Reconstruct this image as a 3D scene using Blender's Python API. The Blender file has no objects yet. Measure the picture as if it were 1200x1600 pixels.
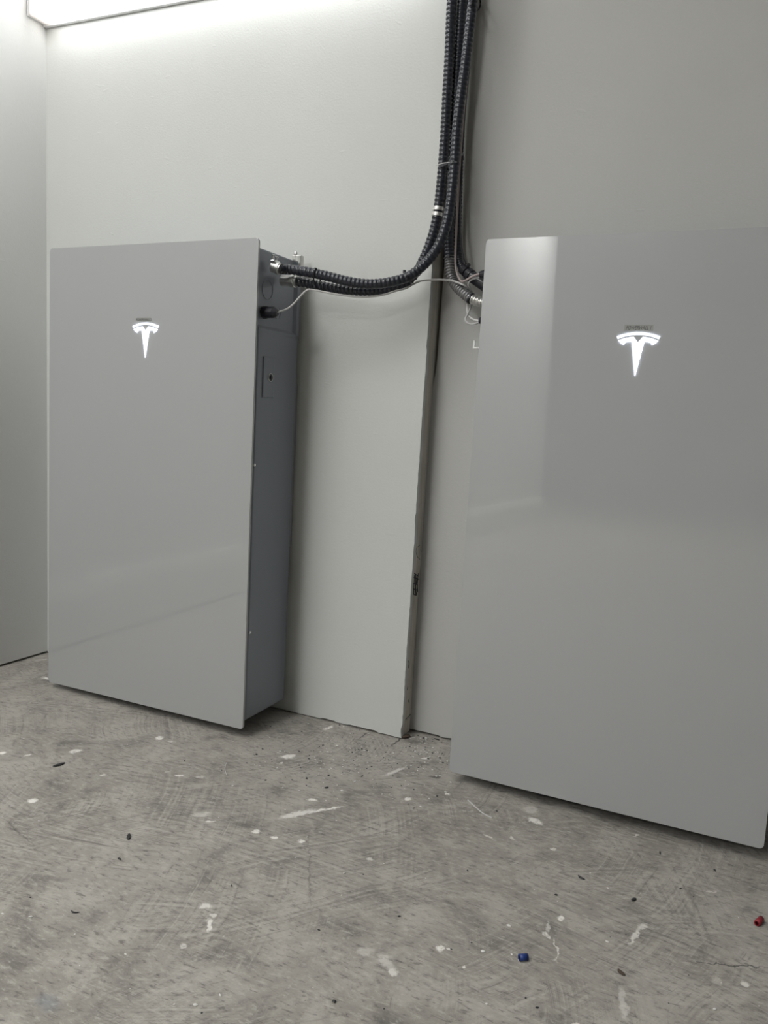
import bpy, bmesh, math, random
from mathutils import Vector, Matrix, Euler

# ------------------------------------------------------------------ camera, light, exposure
SC = bpy.context.scene
COL = SC.collection
random.seed(7)
CAM = Vector((1.61779, -1.72535, 0.76079))
RIGHT = Vector((0.905466, 0.419288, 0.065793))
UP = Vector((-0.108513, 0.078841, 0.990964))
FWD = Vector((-0.410312, 0.904423, -0.116886))
FPX = 1267.876
cd = bpy.data.cameras.new('camera'); cam = bpy.data.objects.new('camera', cd); COL.objects.link(cam)
cd.sensor_fit = 'VERTICAL'; cd.sensor_height = 36.0; cd.lens = FPX * 36.0 / 1600.0
cd.clip_start = 0.02; cd.clip_end = 60
cam.matrix_world = Matrix(((RIGHT.x, UP.x, -FWD.x, CAM.x), (RIGHT.y, UP.y, -FWD.y, CAM.y),
                           (RIGHT.z, UP.z, -FWD.z, CAM.z), (0, 0, 0, 1)))
SC.camera = cam
SC.view_settings.view_transform = 'Standard'; SC.view_settings.look = 'None'
SC.view_settings.gamma = 1; SC.view_settings.use_curve_mapping = False
SC.view_settings.exposure = -0.07

WORLD = 0.02
LENS_GLOW = 7.5          # wall lamp in the corner
CEIL_FILLS = [           # x, y, z, watts : fill lamps added out of view
    (0.14, -1.55, 2.66, 19.0),
    (0.14, -2.95, 2.66, 19.5),
    (0.12, -4.9, 2.66, 75.0),  # added to brighten the strip reflected in the right glass
]
w = bpy.data.worlds.new('world'); SC.world = w; w.use_nodes = True
w.node_tree.nodes['Background'].inputs[0].default_value = (0.8, 0.9, 1, 1)
w.node_tree.nodes['Background'].inputs[1].default_value = WORLD
for (x, y, z, e) in CEIL_FILLS:
    ld = bpy.data.lights.new('ceiling_fill_light', 'AREA'); ld.shape = 'RECTANGLE'; ld.size = 0.56; ld.size_y = 1.16
    ld.energy = e; ld.color = (0.985, 0.985, 0.972)
    lo = bpy.data.objects.new('ceiling_fill_light', ld); COL.objects.link(lo); lo.location = (x, y, z - 0.012)

# ------------------------------------------------------------------ placing helpers
def at(px, py, axis, val):
    """the point on the plane axis=val that the photograph shows at (px, py)"""
    d = RIGHT * ((px - 600) / FPX) + UP * ((800 - py) / FPX) + FWD
    t = (val - CAM[axis]) / d[axis]
    return CAM + d * t
def fl(px, py): return at(px, py, 2, 0.0)

# ------------------------------------------------------------------ object helpers
def obj(name, bm, mat, parent=None, smooth=False, label=None):
    me = bpy.data.meshes.new(name)
    bmesh.ops.recalc_face_normals(bm, faces=bm.faces)
    bm.to_mesh(me); bm.free()
    o = bpy.data.objects.new(name, me); COL.objects.link(o)
    if mat: me.materials.append(mat)
    if smooth:
        for p in me.polygons: p.use_smooth = True
    if parent: o.parent = parent
    if label: o['label'] = label
    return o
def thing(name, label, cat, loc=(0, 0, 0), rot=(0, 0, 0), group=None):
    o = bpy.data.objects.new(name, None); COL.objects.link(o); o.empty_display_size = 0.05
    o.location = loc; o.rotation_euler = rot; o['label'] = label; o['category'] = cat
    if group: o['group'] = group
    return o
def tag(o, label=None, cat=None, group=None, kind=None):
    if label: o['label'] = label
    if cat: o['category'] = cat
    if group: o['group'] = group
    if kind: o['kind'] = kind
    return o
def recentre(o):
    """put a mesh object's origin at the middle of its base"""
    vs = [v.co for v in o.data.vertices]
    c = Vector(((min(v.x for v in vs) + max(v.x for v in vs)) / 2, (min(v.y for v in vs) + max(v.y for v in vs)) / 2, min(v.z for v in vs)))
    for v in o.data.vertices: v.co -= c
    o.location = c
    return o
def box(bm, lo, hi, bev=0.0, seg=2):
    r = bmesh.ops.create_cube(bm, size=1.0)
    vs = r['verts']
    for v in vs:
        v.co = Vector((lo[i] + (v.co[i] + 0.5) * (hi[i] - lo[i]) for i in range(3)))
    if bev:
        es = list({e for v in vs for e in v.link_edges})
        bmesh.ops.bevel(bm, geom=es, offset=bev, segments=seg, profile=0.5, affect='EDGES')
def cyl(bm, a, b, r1, r2=None, n=24, caps=True):
    a, b = Vector(a), Vector(b); r2 = r1 if r2 is None else r2
    d = b - a; m = Matrix.Translation((a + b) / 2) @ d.to_track_quat('Z', 'Y').to_matrix().to_4x4()
    bmesh.ops.create_cone(bm, cap_ends=caps, segments=n, radius1=r1, radius2=r2, depth=d.length, matrix=m)
def prism(bm, pts, axis, lo, hi):
    """extrude a polygon given in the two other axes along axis"""
    def mk(p, q):
        c = [0, 0, 0]; c[axis] = q
        o = [i for i in range(3) if i != axis]; c[o[0]], c[o[1]] = p
        return bm.verts.new(c)
    A = [mk(p, lo) for p in pts]; B = [mk(p, hi) for p in pts]; n = len(pts)
    bm.faces.new(A); bm.faces.new(B)
    for i in range(n): bm.faces.new((A[i], A[(i + 1) % n], B[(i + 1) % n], B[i]))
def spline(pts, step):
    """Catmull-Rom through pts, resampled at even steps"""
    P = [Vector(p) for p in pts]; P = [2 * P[0] - P[1]] + P + [2 * P[-1] - P[-2]]
    dense = []
    for i in range(1, len(P) - 2):
        for k in range(40):
            t = k / 40
            dense.append(0.5 * ((2 * P[i]) + (P[i + 1] - P[i - 1]) * t + (2 * P[i - 1] - 5 * P[i] + 4 * P[i + 1] - P[i + 2]) * t * t
                                + (-P[i - 1] + 3 * P[i] - 3 * P[i + 1] + P[i + 2]) * t ** 3))
    dense.append(P[-2])
    out = [dense[0]]; acc = 0
    for a, b in zip(dense, dense[1:]):
        L = (b - a).length
        while acc + L >= step:
            f = (step - acc) / L; a = a.lerp(b, f); out.append(a); L = (b - a).length; acc = 0
        acc += L
    out.append(dense[-1])
    return out
def tube(bm, pts, rad, n=16, step=0.004, closed=False, caps=True):
    """rad: number or function of arc length"""
    Q = spline(pts, step) if not closed else [Vector(p) for p in pts]
    N = len(Q); s = 0; rings = []; nrm = None
    for i in range(N):
        a = Q[i - 1] if (i or closed) else Q[0]; b = Q[(i + 1) % N] if (i < N - 1 or closed) else Q[-1]
        t = (b - a)
        if t.length < 1e-9: t = Vector((0, 0, 1))
        t.normalize()
        if nrm is None:
            nrm = t.cross(Vector((0.3, 1, 0.2))).normalized()
        nrm = (nrm - t * nrm.dot(t)).normalized(); bi = t.cross(nrm)
        if i: s += (Q[i] - Q[i - 1]).length
        r = rad(s) if callable(rad) else rad
        rings.append([bm.verts.new(Q[i] + (nrm * math.cos(2 * math.pi * k / n) + bi * math.sin(2 * math.pi * k / n)) * r) for k in range(n)])
    M = N if closed else N - 1
    for i in range(M):
        A, B = rings[i], rings[(i + 1) % N]
        for k in range(n): bm.faces.new((A[k], A[(k + 1) % n], B[(k + 1) % n], B[k]))
    if not closed and caps:
        bm.faces.new(rings[0]); bm.faces.new(rings[-1])
def ribbed(r, pitch, amp):
    return lambda s: r - amp * (0.5 - 0.5 * math.cos(2 * math.pi * s / pitch)) ** 2

# ------------------------------------------------------------------ materials
class NT:
    def __init__(s, name):
        s.m = bpy.data.materials.new(name); s.m.use_nodes = True; s.t = s.m.node_tree; s.p = s.t.nodes['Principled BSDF']
    def n(s, typ, ins=None, **kw):
        nd = s.t.nodes.new(typ)
        for k, v in kw.items(): setattr(nd, k, v)
        for k, v in (ins or {}).items(): s.put(nd.inputs[k], v)
        return nd
    def put(s, sock, v):
        if isinstance(v, bpy.types.NodeSocket): s.t.links.new(v, sock)
        elif isinstance(v, bpy.types.Node): s.t.links.new(v.outputs[0], sock)
        else: sock.default_value = v
    def math(s, op, a, b=0.0, c=None, clamp=False):
        nd = s.n('ShaderNodeMath', {0: a, 1: b}, operation=op, use_clamp=clamp)
        if c is not None: s.put(nd.inputs[2], c)
        return nd.outputs[0]
    def ramp(s, f, a, b, lo=0.0, hi=1.0, smooth=True):
        return s.n('ShaderNodeMapRange', {'Value': f, 'From Min': a, 'From Max': b, 'To Min': lo, 'To Max': hi},
                   interpolation_type='SMOOTHSTEP' if smooth else 'LINEAR').outputs[0]
    def mix(s, f, a, b):
        nd = s.n('ShaderNodeMix', data_type='RGBA'); s.put(nd.inputs[0], f); s.put(nd.inputs[6], a); s.put(nd.inputs[7], b)
        return nd.outputs[2]
    def obco(s):
        return s.n('ShaderNodeTexCoord').outputs['Object']
    def noise(s, co, scale, detail=4, rough=0.55, dist=0.0, out=0):
        return s.n('ShaderNodeTexNoise', {'Vector': co, 'Scale': scale, 'Detail': detail, 'Roughness': rough, 'Distortion': dist}).outputs[out]
    def bump(s, h, strength, dist):
        nd = s.n('ShaderNodeBump', {'Height': h, 'Strength': strength, 'Distance': dist}); s.put(s.p.inputs['Normal'], nd); return nd
def rgb(*c): return (c[0], c[1], c[2], 1)
def simple(name, col, rough=0.5, metal=0.0, spec=0.5, nscale=60.0, nvar=0.06, bump=0.0, bscale=200.0):
    N = NT(name); co = N.obco()
    f = N.noise(co, nscale, 3)
    a = tuple(c * (1 - nvar) for c in col); b = tuple(min(1, c * (1 + nvar)) for c in col)
    N.put(N.p.inputs['Base Color'], N.mix(f, rgb(*a), rgb(*b)))
    N.p.inputs['Roughness'].default_value = rough; N.p.inputs['Metallic'].default_value = metal
    N.p.inputs['Specular IOR Level'].default_value = spec
    if bump: N.bump(N.noise(co, bscale, 3), bump, 0.002)
    return N.m
def wall_mat(name, col):
    N = NT(name); co = N.obco()
    big = N.noise(co, 2.2, 4); fine = N.noise(co, 170.0, 3, 0.6)
    c = N.mix(N.ramp(big, 0.3, 0.7), rgb(*[k * 0.965 for k in col]), rgb(*col))
    c = N.mix(N.ramp(fine, 0.25, 0.8, 0, 0.10), c, rgb(*[k * 0.8 for k in col]))
    N.put(N.p.inputs['Base Color'], c); N.p.inputs['Roughness'].default_value = 0.62
    N.p.inputs['Specular IOR Level'].default_value = 0.3
    # roller stipple plus a few shallow trowel dents
    h1 = N.noise(co, 240.0, 2, 0.5)
    st = N.n('ShaderNodeMapping', {'Vector': co, 'Scale': (1, 1, 3.0)})
    h2 = N.noise(st, 22.0, 3, 0.5, 0.6)
    h = N.math('ADD', N.math('MULTIPLY', h1, 0.5), N.math('MULTIPLY', N.ramp(h2, 0.67, 0.8), 0.6))
    N.bump(h, 0.5, 0.0014)
    return N.m
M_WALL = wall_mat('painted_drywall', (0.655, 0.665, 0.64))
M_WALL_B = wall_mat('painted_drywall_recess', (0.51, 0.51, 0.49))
M_WALL_L = wall_mat('painted_drywall_left_lightened', (0.78, 0.785, 0.765))  # same paint as the back wall, lightened to stand for more light
M_CEIL = wall_mat('ceiling_paint', (0.6, 0.6, 0.58))
M_SHED = wall_mat('darkened_garage_wall', (0.17, 0.17, 0.165))  # unseen walls given a dark colour to dim reflections and bounce
M_DARK = simple('cavity_shade_black', (0.02, 0.02, 0.022), 0.9)
M_PAPER = simple('torn_board_paper', (0.72, 0.69, 0.63), 0.9, nscale=120, nvar=0.3, bump=0.6, bscale=260)
M_INK = simple('black_ink', (0.03, 0.03, 0.035), 0.7)

def floor_mat():
    N = NT('worn_concrete'); co = N.obco()
    n1 = N.noise(co, 1.6, 5, 0.6); n2 = N.noise(co, 11.0, 8, 0.72, 0.5); n3 = N.noise(N.n('ShaderNodeMapping', {'Vector': co, 'Rotation': (0, 0, 0.42), 'Scale': (1, 2.4, 1)}), 48.0, 6, 0.72)
    col = N.mix(N.ramp(n1, 0.3, 0.7), rgb(0.30, 0.279, 0.248), rgb(0.385, 0.362, 0.326))
    col = N.mix(N.ramp(n2, 0.47, 0.62, 0, 0.6), col, rgb(0.50, 0.475, 0.43))
    col = N.mix(N.ramp(n2, 0.48, 0.30, 0, 0.8), col, rgb(0.15, 0.143, 0.132))
    col = N.mix(N.ramp(n3, 0.53, 0.68, 0, 0.7), col, rgb(0.12, 0.115, 0.105))
    col = N.mix(N.ramp(n3, 0.47, 0.36, 0, 0.6), col, rgb(0.52, 0.50, 0.455))
    # trowel sweeps: rings about a few far centres, broken up by noise
    sweeps = None; wav = N.noise(co, 3.0, 3, out=1)
    for (cx, cy, sc, seed) in ((0.55, -0.1, 120, 0), (2.3, -1.6, 95, 3), (1.05, -2.4, 140, 7), (-0.6, -1.2, 110, 11)):
        mp = N.n('ShaderNodeVectorMath', {0: co, 1: (cx, cy, 0)}, operation='SUBTRACT')
        ad = N.n('ShaderNodeVectorMath', {0: mp, 1: N.n('ShaderNodeVectorMath', {0: wav, 3: 0.05}, operation='SCALE')}, operation='ADD')
        ln = N.n('ShaderNodeVectorMath', {0: ad}, operation='LENGTH').outputs['Value']
        # 1-D noise along the radius gives irregular fine lines
        ns = N.n('ShaderNodeTexNoise', {'W': N.math('MULTIPLY', ln, 1.0), 'Scale': float(sc), 'Detail': 6.0, 'Roughness': 0.8}, noise_dimensions='1D').outputs[0]
        off = N.n('ShaderNodeVectorMath', {0: co, 1: (seed, seed * 2.0, 0)}, operation='ADD')
        mask = N.math('MULTIPLY', N.ramp(N.noise(off, 3.6, 5, 0.65), 0.46, 0.60), N.ramp(N.noise(off, 30.0, 4, 0.7), 0.30, 0.65, 0.25, 1.0))
        v = N.math('MULTIPLY', N.math('SUBTRACT', ns, 0.5), mask)
        sweeps = v if sweeps is None else N.math('ADD', sweeps, v)
    col = N.mix(N.ramp(sweeps, 0.02, 0.16, 0, 0.65), col, rgb(0.17, 0.16, 0.145))
    col = N.mix(N.ramp(sweeps, -0.02, -0.16, 0, 0.6), col, rgb(0.52, 0.50, 0.455))
    # short dark scuffs and pits
    sm = N.n('ShaderNodeMapping', {'Vector': co, 'Rotation': (0, 0, 0.5), 'Scale': (1, 4.5, 1)})
    sc = N.noise(sm, 34.0, 4, 0.6, 0.5)
    col = N.mix(N.ramp(sc, 0.60, 0.70, 0, 0.65), col, rgb(0.13, 0.125, 0.115))
    sm2 = N.n('ShaderNodeMapping', {'Vector': co, 'Rotation': (0, 0, -0.9), 'Scale': (1, 14, 1)})
    sc2 = N.noise(sm2, 16.0, 4, 0.6, 0.3)
    col = N.mix(N.ramp(sc2, 0.66, 0.74, 0, 0.5), col, rgb(0.50, 0.48, 0.45))
    # long dark cracks
    def seg_mask(p, q, width, soft=0.35, wob=0.006, nsc=60.0):
        c = (p + q) / 2; d = q - p; L = max(d.length, 1e-3); ang = math.atan2(d.y, d.x)
        mp = N.n('ShaderNodeMapping', {'Vector': wco[0], 'Location': (c.x, c.y, 0), 'Rotation': (0, 0, ang), 'Scale': (L / 2, width / 2, 1)}, vector_type='TEXTURE')
        ln = N.n('ShaderNodeVectorMath', {0: mp}, operation='LENGTH').outputs['Value']
        return N.ramp(ln, 1.0 + soft, 1.0 - soft)
    wn = N.noise(co, 55.0, 4, 0.65, out=1)
    wc = N.n('ShaderNodeVectorMath', {0: wn, 1: (0.5, 0.5, 0.5)}, operation='SUBTRACT')
    ws = N.n('ShaderNodeVectorMath', {0: wc, 3: 0.022}, operation='SCALE')
    wa = N.n('ShaderNodeVectorMath', {0: co, 1: ws}, operation='ADD')
    fz = N.n('ShaderNodeVectorMath', {0: wa, 1: (1, 1, 0)}, operation='MULTIPLY').outputs[0]
    wco = [fz]
    stains = [  # x1,y1,x2,y2 in the photo, width m, opacity : splashes of wall paint and plaster
        (64, 1059, 79, 1061, .010, .9), (60, 1031, 75, 1030, .004, .7), (110, 1176, 128, 1171, .018, .65), (244, 1154, 257, 1152, .018, .85),
        (262, 1158, 272, 1159, .006, .6), (438, 1184, 461, 1180, .018, .9), (436, 1193, 441, 1192, .008, .7), (-4, 1178, 9, 1176, .010, .9),
        (42, 1252, 59, 1250, .017, .9), (38, 1181, 48, 1179, .008, .6), (300, 1274, 328, 1272, .018, .35), (322, 1284, 337, 1283, .006, .7),
        (438, 1278, 492, 1266, .017, .62), (470, 1271, 534, 1260, .007, .8), (395, 1300, 406, 1299, .014, .9), (422, 1309, 434, 1308, .012, .85),
        (464, 1315, 475, 1315, .010, .85), (479, 1250, 496, 1250, .011, .8), (327, 1429, 338, 1431, .010, .55), (326, 1436, 328, 1456, .008, .75),
        (312, 1416, 330, 1415, .010, .6), (281, 1477, 291, 1479, .009, .5), (506, 1140, 520, 1134, .012, .7), (600, 1212, 632, 1199, .010, .55),
        (632, 1247, 643, 1249, .016, .85), (659, 1185, 669, 1185, .008, .8), (696, 1240, 702, 1241, .006, .8), (827, 1277, 845, 1288, .019, .75),
        (820, 1262, 838, 1268, .028, .30), (757, 1304, 771, 1311, .008, .55), (798, 1307, 804, 1313, .007, .5), (861, 1326, 868, 1328, .008, .7),
        (870, 1433, 882, 1437, .015, .85), (850, 1455, 858, 1466, .010, .7), (866, 1466, 871, 1502, .003, .6), (856, 1440, 856, 1455, .006, .4),
        (683, 1480, 694, 1484, .017, .95), (699, 1483, 705, 1482, .006, .7), (721, 1511, 729, 1511, .008, .95), (608, 1513, 618, 1523, .010, .6),
        (592, 1492, 614, 1515, .014, .3), (560, 1482, 582, 1492, .020, .25), (983, 1476, 1000, 1452, .007, .6), (998, 1452, 1012, 1445, .014, .55),
        (1157, 1535, 1170, 1541, .013, .65), (970, 1540, 977, 1592, .010, .35), (990, 1307, 998, 1304, .005, .7), (895, 1600, 912, 1603, .010, .7),
        (1113, 1531, 1128, 1535, .02, .2), (570, 1341, 582, 1344, .008, .5), (1100, 1392, 1122, 1393, .004, .4), (155, 1212, 166, 1210, .006, .8),
        (272, 1212, 288, 1211, .008, .7), (305, 1213, 318, 1214, .014, .35), (258, 1205, 264, 1206, .012, .3),
    ]
    wm = None
    for (a, b, c, d, wd, op) in stains:
        p, q = fl(a, b), fl(c, d)
        m = N.math('MULTIPLY', seg_mask(p, q, wd), min(1.0, op * 1.2))
        wm = m if wm is None else N.math('MAXIMUM', wm, m)
    brk = N.ramp(N.noise(co, 130.0, 3, 0.6), 0.30, 0.50, 0.45, 1.0)
    wm = N.math('MULTIPLY', wm, brk)
    col = N.mix(wm, col, rgb(0.88, 0.86, 0.81))
    dk = None
    for (a, b, c, d, wd, op) in ((1075, 1503, 1198, 1512, .003, .8), (3, 1276, 50, 1318, .004, .4), (610, 1166, 631, 1150, .005, .9), (561, 1154, 575, 1144, .004, .8), (668, 1213, 690, 1216, .010, .6),
                                 (225, 1308, 330, 1330, .003, .3), (420, 1270, 425, 1268, .003, .3), (483, 1310, 485, 1420, .003, .35), (262, 1260, 318, 1290, .003, .3)):
        m = N.math('MULTIPLY', seg_mask(fl(a, b), fl(c, d), wd, 0.5), op)
        dk = m if dk is None else N.math('MAXIMUM', dk, m)
    col = N.mix(dk, col, rgb(0.05, 0.048, 0.045))
    bl = N.math('MULTIPLY', seg_mask(fl(62, 1572), fl(86, 1560), .03, 0.8), 0.35)
    col = N.mix(bl, col, rgb(0.28, 0.33, 0.38))
    N.put(N.p.inputs['Base Color'], col)
    N.put(N.p.inputs['Roughness'], N.ramp(n2, 0.2, 0.8, 0.50, 0.75))
    N.p.inputs['Specular IOR Level'].default_value = 0.35
    hh = N.math('ADD', N.math('MULTIPLY', n3, 0.5), N.math('MULTIPLY', sweeps, 0.3))
    hh = N.math('ADD', hh, N.math('MULTIPLY', n2, 0.8))
    N.bump(hh, 0.35, 0.004)
    return N.m
M_FLOOR = floor_mat()

def wood_mat():
    N = NT('weathered_stud_wood'); co = N.obco()
    st = N.n('ShaderNodeMapping', {'Vector': co, 'Scale': (30, 14, 1.4)})
    g = N.noise(st, 5.0, 5, 0.6, 0.8)
    c = N.mix(N.ramp(g, 0.3, 0.7), rgb(0.50, 0.46, 0.39), rgb(0.68, 0.64, 0.56))
    k = N.noise(co, 14.0, 4, 0.7)
    c = N.mix(N.ramp(k, 0.62, 0.75, 0, 0.5), c, rgb(0.12, 0.10, 0.085))
    N.put(N.p.inputs['Base Color'], c); N.p.inputs['Roughness'].default_value = 0.85
    N.bump(g, 0.5, 0.001)
    return N.m
M_WOOD = wood_mat()

def glass_mat():
    N = NT('backpainted_glass'); co = N.obco()
    f = N.noise(co, 3.0, 2)
    N.put(N.p.inputs['Base Color'], N.mix(f, rgb(0.405, 0.412, 0.415), rgb(0.425, 0.432, 0.435)))
    N.p.inputs['Roughness'].default_value = 0.35; N.p.inputs['Specular IOR Level'].default_value = 0.2
    N.p.inputs['Coat Weight'].default_value = 1.0; N.p.inputs['Coat IOR'].default_value = 1.75
    N.put(N.p.inputs['Coat Roughness'], N.ramp(N.noise(co, 5.0, 4), 0.3, 0.8, 0.015, 0.03))
    return N.m
M_GLASS = glass_mat()
M_BODY = simple('grey_powder_coat', (0.235, 0.252, 0.285), 0.33, 0.35, 0.5, 25, 0.04, 0.05, 700)
M_PLATE = simple('grey_plastic', (0.27, 0.28, 0.30), 0.4)
M_STEEL = simple('zinc_steel', (0.62, 0.62, 0.60), 0.28, 0.9, 0.5, 90, 0.12, 0.1, 400)
M_BRIGHT = simple('bright_steel', (0.8, 0.8, 0.8), 0.18, 1.0)
M_JACKET = simple('black_jacket', (0.016, 0.019, 0.028), 0.30, 0.0, 0.6, 40, 0.2)
M_GREYJ = simple('grey_jacket', (0.26, 0.26, 0.265), 0.22, 0.4, 0.7, 40, 0.1)
M_FLEX = simple('bare_flex_steel', (0.72, 0.71, 0.68), 0.3, 0.8)
M_BLACKP = simple('black_plastic', (0.018, 0.018, 0.024), 0.38, 0.0, 0.5)
M_WCABLE = simple('white_cable', (0.62, 0.61, 0.60), 0.4)
M_GCABLE = simple('grey_cable', (0.50, 0.49, 0.49), 0.4)
M_PCABLE = simple('pinkish_grey_cable', (0.42, 0.35, 0.34), 0.4)
M_WMETAL = simple('white_enamel', (0.66, 0.67, 0.66), 0.4)
M_LAMPW = simple('lamp_enamel', (0.86, 0.86, 0.86), 0.4)
M_BLUE = simple('blue_plastic', (0.015, 0.04, 0.19), 0.45)
M_RED = simple('red_plastic', (0.28, 0.02, 0.03), 0.45)
M_CRUMB = simple('plaster', (0.8, 0.79, 0.76), 0.8, bump=0.4)
M_CHIP = simple('dark_shaving', (0.03, 0.03, 0.033), 0.5)
M_BROWN = simple('brown_shaving', (0.07, 0.05, 0.035), 0.7)

def emit_mat(name, col, s):
    N = NT(name); N.p.inputs['Base Color'].default_value = rgb(*col)
    N.p.inputs['Emission Color'].default_value = rgb(*col); N.p.inputs['Emission Strength'].default_value = s
    N.p.inputs['Roughness'].default_value = 0.4
    return N.m
M_LOGO = emit_mat('lit_emblem', (0.86, 0.91, 1.0), 0.9)
M_HALO_RIM = emit_mat('emblem_halo_rim', (0.80, 0.86, 1.0), 9.0)  # edge glow added to cast the halo round the emblem

# ------------------------------------------------------------------ the setting
W, H = 0.609, 1.1005
XC = -0.22797; XS = 0.91913; YR = 0.06008; CEIL = 2.75
DEP = 0.20886
def struct(name, bm, mat, parent=None, smooth=False):
    o = obj(name, bm, mat, parent, smooth)
    if parent is None: o['kind'] = 'structure'
    return o
bm = bmesh.new(); box(bm, (-3.2, -8.6, -0.1), (4.2, 0.3, 0.0)); struct('floor', bm, M_FLOOR)
bm = bmesh.new(); box(bm, (-3.2, -8.6, CEIL), (4.2, 0.3, CEIL + 0.1)); struct('ceiling', bm, M_CEIL)

# front drywall board of the back wall: right edge ragged, bottom edge a few mm off the slab
def back_board():
    bm = bmesh.new(); rnd = random.Random(3)
    pts = [(XC - 0.05, 0.004)]
    n = 46
    x0 = 0.60
    for i in range(n + 1):        # ragged bottom edge
        x = x0 + (XS - x0) * i / n
        z = 0.002 + 0.0012 * rnd.random()
        if 0.70 < x < 0.745 or 0.78 < x < 0.85: z += 0.002 + 0.001 * rnd.random()
        pts.append((x, z))
    n = 150
    for i in range(1, n + 1):     # ragged, cut right edge
        z = 0.006 + (1.5 - 0.006) * i / n
        x = XS - 0.0060 * z + (rnd.random() - 0.5) * 0.0011 + 0.0007 * math.sin(z * 9) * math.sin(z * 23) - (0.0016 if abs(z - .53) < .012 or abs(z - .93) < .01 else 0)
        if z < 0.03: x -= 0.002
        pts.append((x, z))
    pts.append((XS - 0.012, CEIL)); pts.append((XC - 0.05, CEIL))
    prism(bm, pts, 1, 0.0, 0.0127)
    return bm
struct('wall_back', back_board(), M_WALL)
# recessed board to the right, with the slot left open beside the stud
def SF(z): return XS - 0.0035 - 0.006 * z
def recess_board():
    bm = bmesh.new(); rnd = random.Random(5)
    pts = [(XS - 0.004, 0.004)]
    for i in range(40):
        x = XS + 0.004 + i * 0.013; pts.append((x, 0.003 + rnd.random() * 0.0035))
    pts += [(4.1, 0.003), (4.1, CEIL), (XS + 0.013, CEIL), (XS+.010, 1.6), (XS - .0105 + .010, 1.2), (SF(1.02) + 0.0085, 1.02), (SF(.9) + 0.0072, 0.90), (SF(.87) + 0.0055, 0.868), (SF(.83), 0.835)]
    z = 0.82
    while z > 0.02:
        pts.append((SF(z) - 0.0005 + (0.0016 if rnd.random() > 0.6 else 0) + rnd.random() * 0.0004, z)); z -= 0.016
    prism(bm, pts, 1, YR, YR + 0.0127)
    return bm
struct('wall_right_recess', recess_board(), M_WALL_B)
bm = bmesh.new(); box(bm, (-3.2, 0.10, 0.0), (4.2, 0.14, CEIL)); struct('wall_back_shade_sheet', bm, M_DARK)  # black sheet stands in for the shade inside the slot
# left wall, slightly out of plumb
bm = bmesh.new()
lean = -0.0403 / 1.5
prism(bm, [(XC, 0.006), (XC + lean * CEIL, CEIL), (XC - 0.2, CEIL), (XC - 0.2, 0.006)], 1, -5.75, 0.0)
for v in bm.verts: pass
struct('wall_left', bm, M_WALL_L)
bm = bmesh.new(); box(bm, (-3.2, -8.6, 0), (-3.1, 0.3, CEIL)); struct('wall_far_left', bm, M_SHED)
bm = bmesh.new(); box(bm, (4.1, -8.6, 0), (4.2, 0.3, CEIL)); struct('wall_right', bm, M_SHED)
bm = bmesh.new(); box(bm, (-3.2, -8.7, 0), (4.2, -8.6, CEIL)); struct('wall_front', bm, M_SHED)
# low board along the left wall, beginning just outside the picture (seen reflected in the glass)
bm = bmesh.new(); prism(bm, [(XC - 0.008, 0.012), (XC + 0.018, 0.012), (XC + 0.018, 0.155), (XC + 0.006, 0.200), (XC - 0.008, 0.200)], 1, -5.75, -0.30)
struct('baseboard_left', bm, M_CRUMB)
# exposed wood between the two boards
bm = bmesh.new()
prism(bm, [(XS - 0.045, 0.004), (XS - 0.0035, 0.004), (XS - 0.0035 - 0.0060 * 2.5, CEIL), (XS - 0.045, CEIL)], 1, 0.0127, 0.098)
stud = struct('trim_1', bm, M_WOOD)
bm = bmesh.new()   # base plate end, chipped
box(bm, (XS - 0.03, 0.014, 0.001), (XS - 0.0015, 0.056, 0.037), 0.002, 1)
obj('sole_plate', bm, M_WOOD, stud)
# torn paper strip along the cut edge of the board
bm = bmesh.new(); rnd = random.Random(9)
prev = None
z = 0.01
while z < 1.5:
    xe = XS - 0.0060 * z
    wd = 0.0015 + 0.0022 * abs(math.sin(z * 11 + 1) * math.sin(z * 27)) + 0.0012 * rnd.random()
    row = [bm.verts.new((xe - 0.0045, 0.0129 , z)), bm.verts.new((xe - 0.0030 + 0.001 * rnd.random(), 0.0129 + wd, z)), bm.verts.new((xe - 0.0050, 0.0129 + wd + .001, z))]
    if prev:
        for k in range(2): bm.faces.new((prev[k], prev[k + 1], row[k + 1], row[k]))
    prev = row; z += 0.012
obj('torn_paper', bm, M_PAPER, stud)
# pen marks and lumber stamp on the stud face
def ink(name, polylines, r=0.0007):
    bm = bmesh.new()
    for pl in polylines:
        q = [at(a, b, 0, XS - 0.0060) for a, b in pl]
        for v in q: v.x = XS - 0.0035 - 0.0060 * v.z + 0.0002
        tube(bm, q, r, 6, 0.003)
    return obj(name, bm, M_INK, stud)
ink('pencil_loop', [[(656, 852), (651, 856), (650, 863), (652, 870), (656, 874)], [(657, 858), (658, 862)]], 0.0006)
ink('lumber_stamp', [[(647, 896), (653, 900)], [(646, 902), (654, 905)], [(645, 895), (646, 928)], [(649, 897), (649, 930)], [(653, 896), (650, 929)],
                     [(646, 912), (652, 914)], [(645, 920), (651, 922)], [(645, 928), (650, 930)], [(651, 905), (652, 925)], [(647, 899), (648, 926)], [(651, 898), (650, 912)]], 0.0013)
ink('pencil_line', [[(632, 1124), (642, 1114)], [(636, 1072), (635, 1078)], [(637, 1032), (638, 1036), (637, 1044)], [(636, 1092), (638, 1098)], [(641, 1105), (642, 1108)]], 0.0008)

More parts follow.
